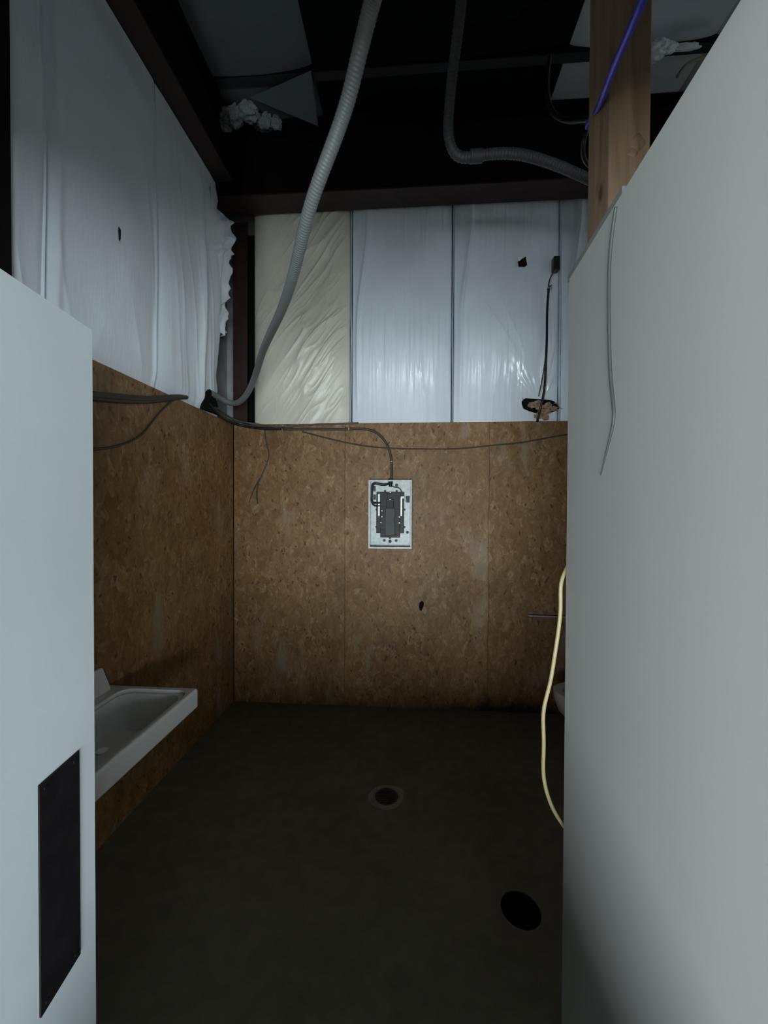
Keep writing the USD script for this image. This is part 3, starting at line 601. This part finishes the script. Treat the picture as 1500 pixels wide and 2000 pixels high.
obj('ground_wire', tube(spline([W(525, 920, .045), W(555, 938, .05), W(605, 945, .05), W(640, 970, .05), W(652, 1015, .048), W(655, 1050, .045)], 40), .004, 8), 'cable_grey', eb, smooth=True)

# ------------------------------------------------------------------ pipe stub, knot hole and cream cord
ps = thing('wall_bar', label='thin grey metal bar fixed low on the back wall beside the partition', cat='bar')
q0, q1 = wbk(1034, 1203, .03), wbk(1125, 1206, .03)
obj('bar', tube([q0, q1], .007, 12), 'galvanised', ps, smooth=30)
obj('bracket', tube([q0 + [.012, 0, 0], q0 + [.012, .029, 0]], .008, 12), 'conduit_grey', ps); obj('bracket', tube([q1, q1 + [0, .029, 0]], .008, 12), 'conduit_grey', ps)
kh = wbk(823, 1183, .0)
n_ = 24; aa = np.linspace(0, 2 * np.pi, n_, endpoint=False)
obj('knot_hole', hull([kh + np.array([.019 * math.cos(t) * (1 + .15 * math.sin(3 * t)) + .006 * math.sin(t), y, .042 * math.sin(t)]) for t in aa for y in (-.0015, .004)]), 'pipe_inside', wb, smooth=False, label='dark knot hole in the board')
cc = thing('cream_cord', label='cream yellow cord hanging in a loose bend at the edge of the white partition', cat='cord')
cpts = [(1140, 1050, 1.30), (1118, 1090, 1.27), (1104, 1116, 1.26), (1096, 1140, 1.25), (1095, 1180, 1.25), (1091, 1230, 1.25), (1082, 1290, 1.25), (1074, 1335, 1.25), (1064, 1375, 1.25), (1061, 1400, 1.25), (1062, 1450, 1.25), (1061, 1490, 1.25), (1063, 1525, 1.25), (1075, 1568, 1.25), (1092, 1600, 1.27), (1115, 1632, 1.30), (1150, 1665, 1.36)]
obj('cord', tube(spline([deep(*q) for q in cpts], 140), .0062, 10), 'cord_cream', cc, smooth=True)

# ------------------------------------------------------------------ sink on the left wall
SX, SY0, SY1, SZ = -1.075, 1.24, 1.90, 0.80
def rhull(x0, x1, y0, y1, z0, z1, r, n=24):
    return m3.Manifold.batch_hull([m3.Manifold.sphere(r, n).translate([x, y, z]) for x in (x0 + r, x1 - r) for y in (y0 + r, y1 - r) for z in (z0 + r, z1 - r)])
def slabhull(x0, x1, y0, y1, z, r, h):
    return m3.Manifold.batch_hull([m3.Manifold.cylinder(h, r, r, 32).translate([x, y, z]) for x in (x0 + r, x1 - r) for y in (y0 + r, y1 - r)])
bas = rhull(XL + .002, SX, SY0, SY1, SZ - .10, SZ, .014)
under = m3.Manifold.batch_hull([slabhull(XL + .03, SX - .05, SY0 + .06, SY1 - .06, SZ - .10, .06, .02), slabhull(XL + .05, SX - .17, SY0 + .19, SY1 - .19, SZ - .20, .05, .02)])
cut = m3.Manifold.batch_hull([slabhull(XL + .12, SX - .035, SY0 + .045, SY1 - .045, SZ + .001, .06, .03), slabhull(XL + .17, SX - .13, SY0 + .16, SY1 - .16, SZ - .135, .06, .01)])
lip = m3.Manifold.batch_hull([slabhull(XL + .11, SX - .025, SY0 + .035, SY1 - .035, SZ - .008, .06, .03), slabhull(XL + .115, SX - .03, SY0 + .04, SY1 - .04, SZ - .014, .06, .01)])
back = m3.Manifold.batch_hull([rhull(XL + .002, XL + .055, SY0 + .01, SY1 - .05, SZ - .02, SZ + .02, .008), rhull(XL + .002, XL + .03, SY0 + .01, SY1 - .065, SZ + .05, SZ + .115, .008)])
sk = thing('sink', label='white ceramic wall-hung sink on the left wall, half behind the open door', cat='sink')
obj('basin', (bas + under) - cut - lip, 'ceramic', sk, smooth=35)
obj('splash_ledge', back, 'ceramic', sk, smooth=35)
obj('drain', cyl((-1.32, 1.57, SZ - .131), (0, 0, 1), .024, .006, 24), 'chrome', sk)
obj('faucet', cat(cyl((-1.475, 1.57, SZ + .035), (0, 0, 1), .022, .07, 20), tube(spline([(-1.475, 1.57, SZ + .06), (-1.44, 1.57, SZ + .10), (-1.39, 1.57, SZ + .095), (-1.365, 1.57, SZ + .07)], 20), .011, 14)), 'chrome', sk)
for y in (1.47, 1.67): obj('tap_handle', cat(cyl((-1.48, y, SZ + .02), (0, 0, 1), .017, .04, 16), cyl((-1.48, y, SZ + .05), (0, 0, 1), .024, .018, 6)), 'chrome', sk)

# ------------------------------------------------------------------ toilet behind the partition
tl = thing('toilet', label='white toilet bowl just showing past the edge of the white partition', cat='toilet')
tip = on_y(1083, 1350, 2.83); TX, TY, RZ = tip[0], 2.83, tip[2] + .004
def oval(cx_, hx, hy, z, n=40):
    t = np.linspace(0, 2 * np.pi, n, endpoint=False); return np.stack([cx_ + hx * np.cos(t), TY + hy * np.sin(t), np.full(n, z)], 1)
def loft(rings):
    n = len(rings[0]); v = np.vstack(rings + [rings[0].mean(0)[None], rings[-1].mean(0)[None]]); f = []
    for i in range(len(rings) - 1):
        j = np.arange(n); k = (j + 1) % n
        f += [np.stack([i * n + j, i * n + k, (i + 1) * n + k], 1), np.stack([i * n + j, (i + 1) * n + k, (i + 1) * n + j], 1)]
    j = np.arange(n); k = (j + 1) % n; e = len(rings) * n
    f += [np.stack([k, j, np.full(n, e)], 1), np.stack([(len(rings) - 1) * n + j, (len(rings) - 1) * n + k, np.full(n, e + 1)], 1)]
    m = trimesh.Trimesh(v, np.vstack(f), process=False)
    if m.volume < 0: m.invert()
    return m
xb = TX + .50
obj('bowl', loft([oval(TX + .34, .17, .10, 0), oval(TX + .34, .165, .095, .03), oval(TX + .33, .15, .085, .12), oval(TX + .30, .19, .11, .20), oval(TX + .265, .235, .155, .28), oval(TX + .25, .25, .178, RZ - .05), oval(TX + .25, .252, .18, RZ - .005), oval(TX + .25, .24, .168, RZ),
               oval(TX + .25, .19, .125, RZ - .004), oval(TX + .26, .16, .105, RZ - .08), oval(TX + .28, .08, .06, RZ - .17)]), 'ceramic', tl, smooth=40)
obj('tank_shelf', rhull(TX + .42, TX + .66, TY - .11, TY + .11, RZ - .12, RZ, .02), 'ceramic', tl, smooth=40)
obj('tank', rhull(TX + .47, TX + .66, TY - .23, TY + .23, RZ + .002, RZ + .34, .025), 'ceramic', tl, smooth=40)
obj('tank_lid', rhull(TX + .46, TX + .67, TY - .24, TY + .24, RZ + .341, RZ + .375, .012), 'ceramic', tl, smooth=40)

# ------------------------------------------------------------------ torn facing and fluff on the roof
rf = lambda px, py, dz=0.0: on_z(px, py, ROOF - 0.05 - dz)
fl = thing('torn_flap', label='pale triangular flap of facing hanging from the dark roof', cat='insulation flap')
T = [rf(488, 191, .03), rf(606, 138, .02), rf(616, 200, .06), rf(620, 246, .12)]
obj('flap', hull(T + [t + np.array([.004, .004, .006]) for t in T]), 'facing_roof', fl, smooth=False)
tu = thing('roof_tuft', label='pale fluffy insulation tuft spilling from the dark roof left of the flap', cat='insulation tuft')
for k, (px, py, s) in enumerate(((455, 228, .09), (485, 218, .085), (515, 236, .06), (540, 240, .045), (440, 243, .05))):
    obj('tuft', lump(rf(px, py, .02), (s, s * .8, .05), 70 + k, 0.5, 2.4), 'fibre_white', tu, smooth=True)
sp = thing('roof_tuft', label='small white tuft of insulation on the roof seam right of the timber post', cat='insulation tuft')
for k, (px, py, q) in enumerate(((1282, 98, (.07, .06, .045)), (1305, 94, (.06, .03, .03)), (1338, 92, (.09, .02, .02)))):
    obj('tuft', lump(rf(px, py, .05), q, 90 + k, 0.4, 2.0), 'facing_blue', sp, smooth=True)
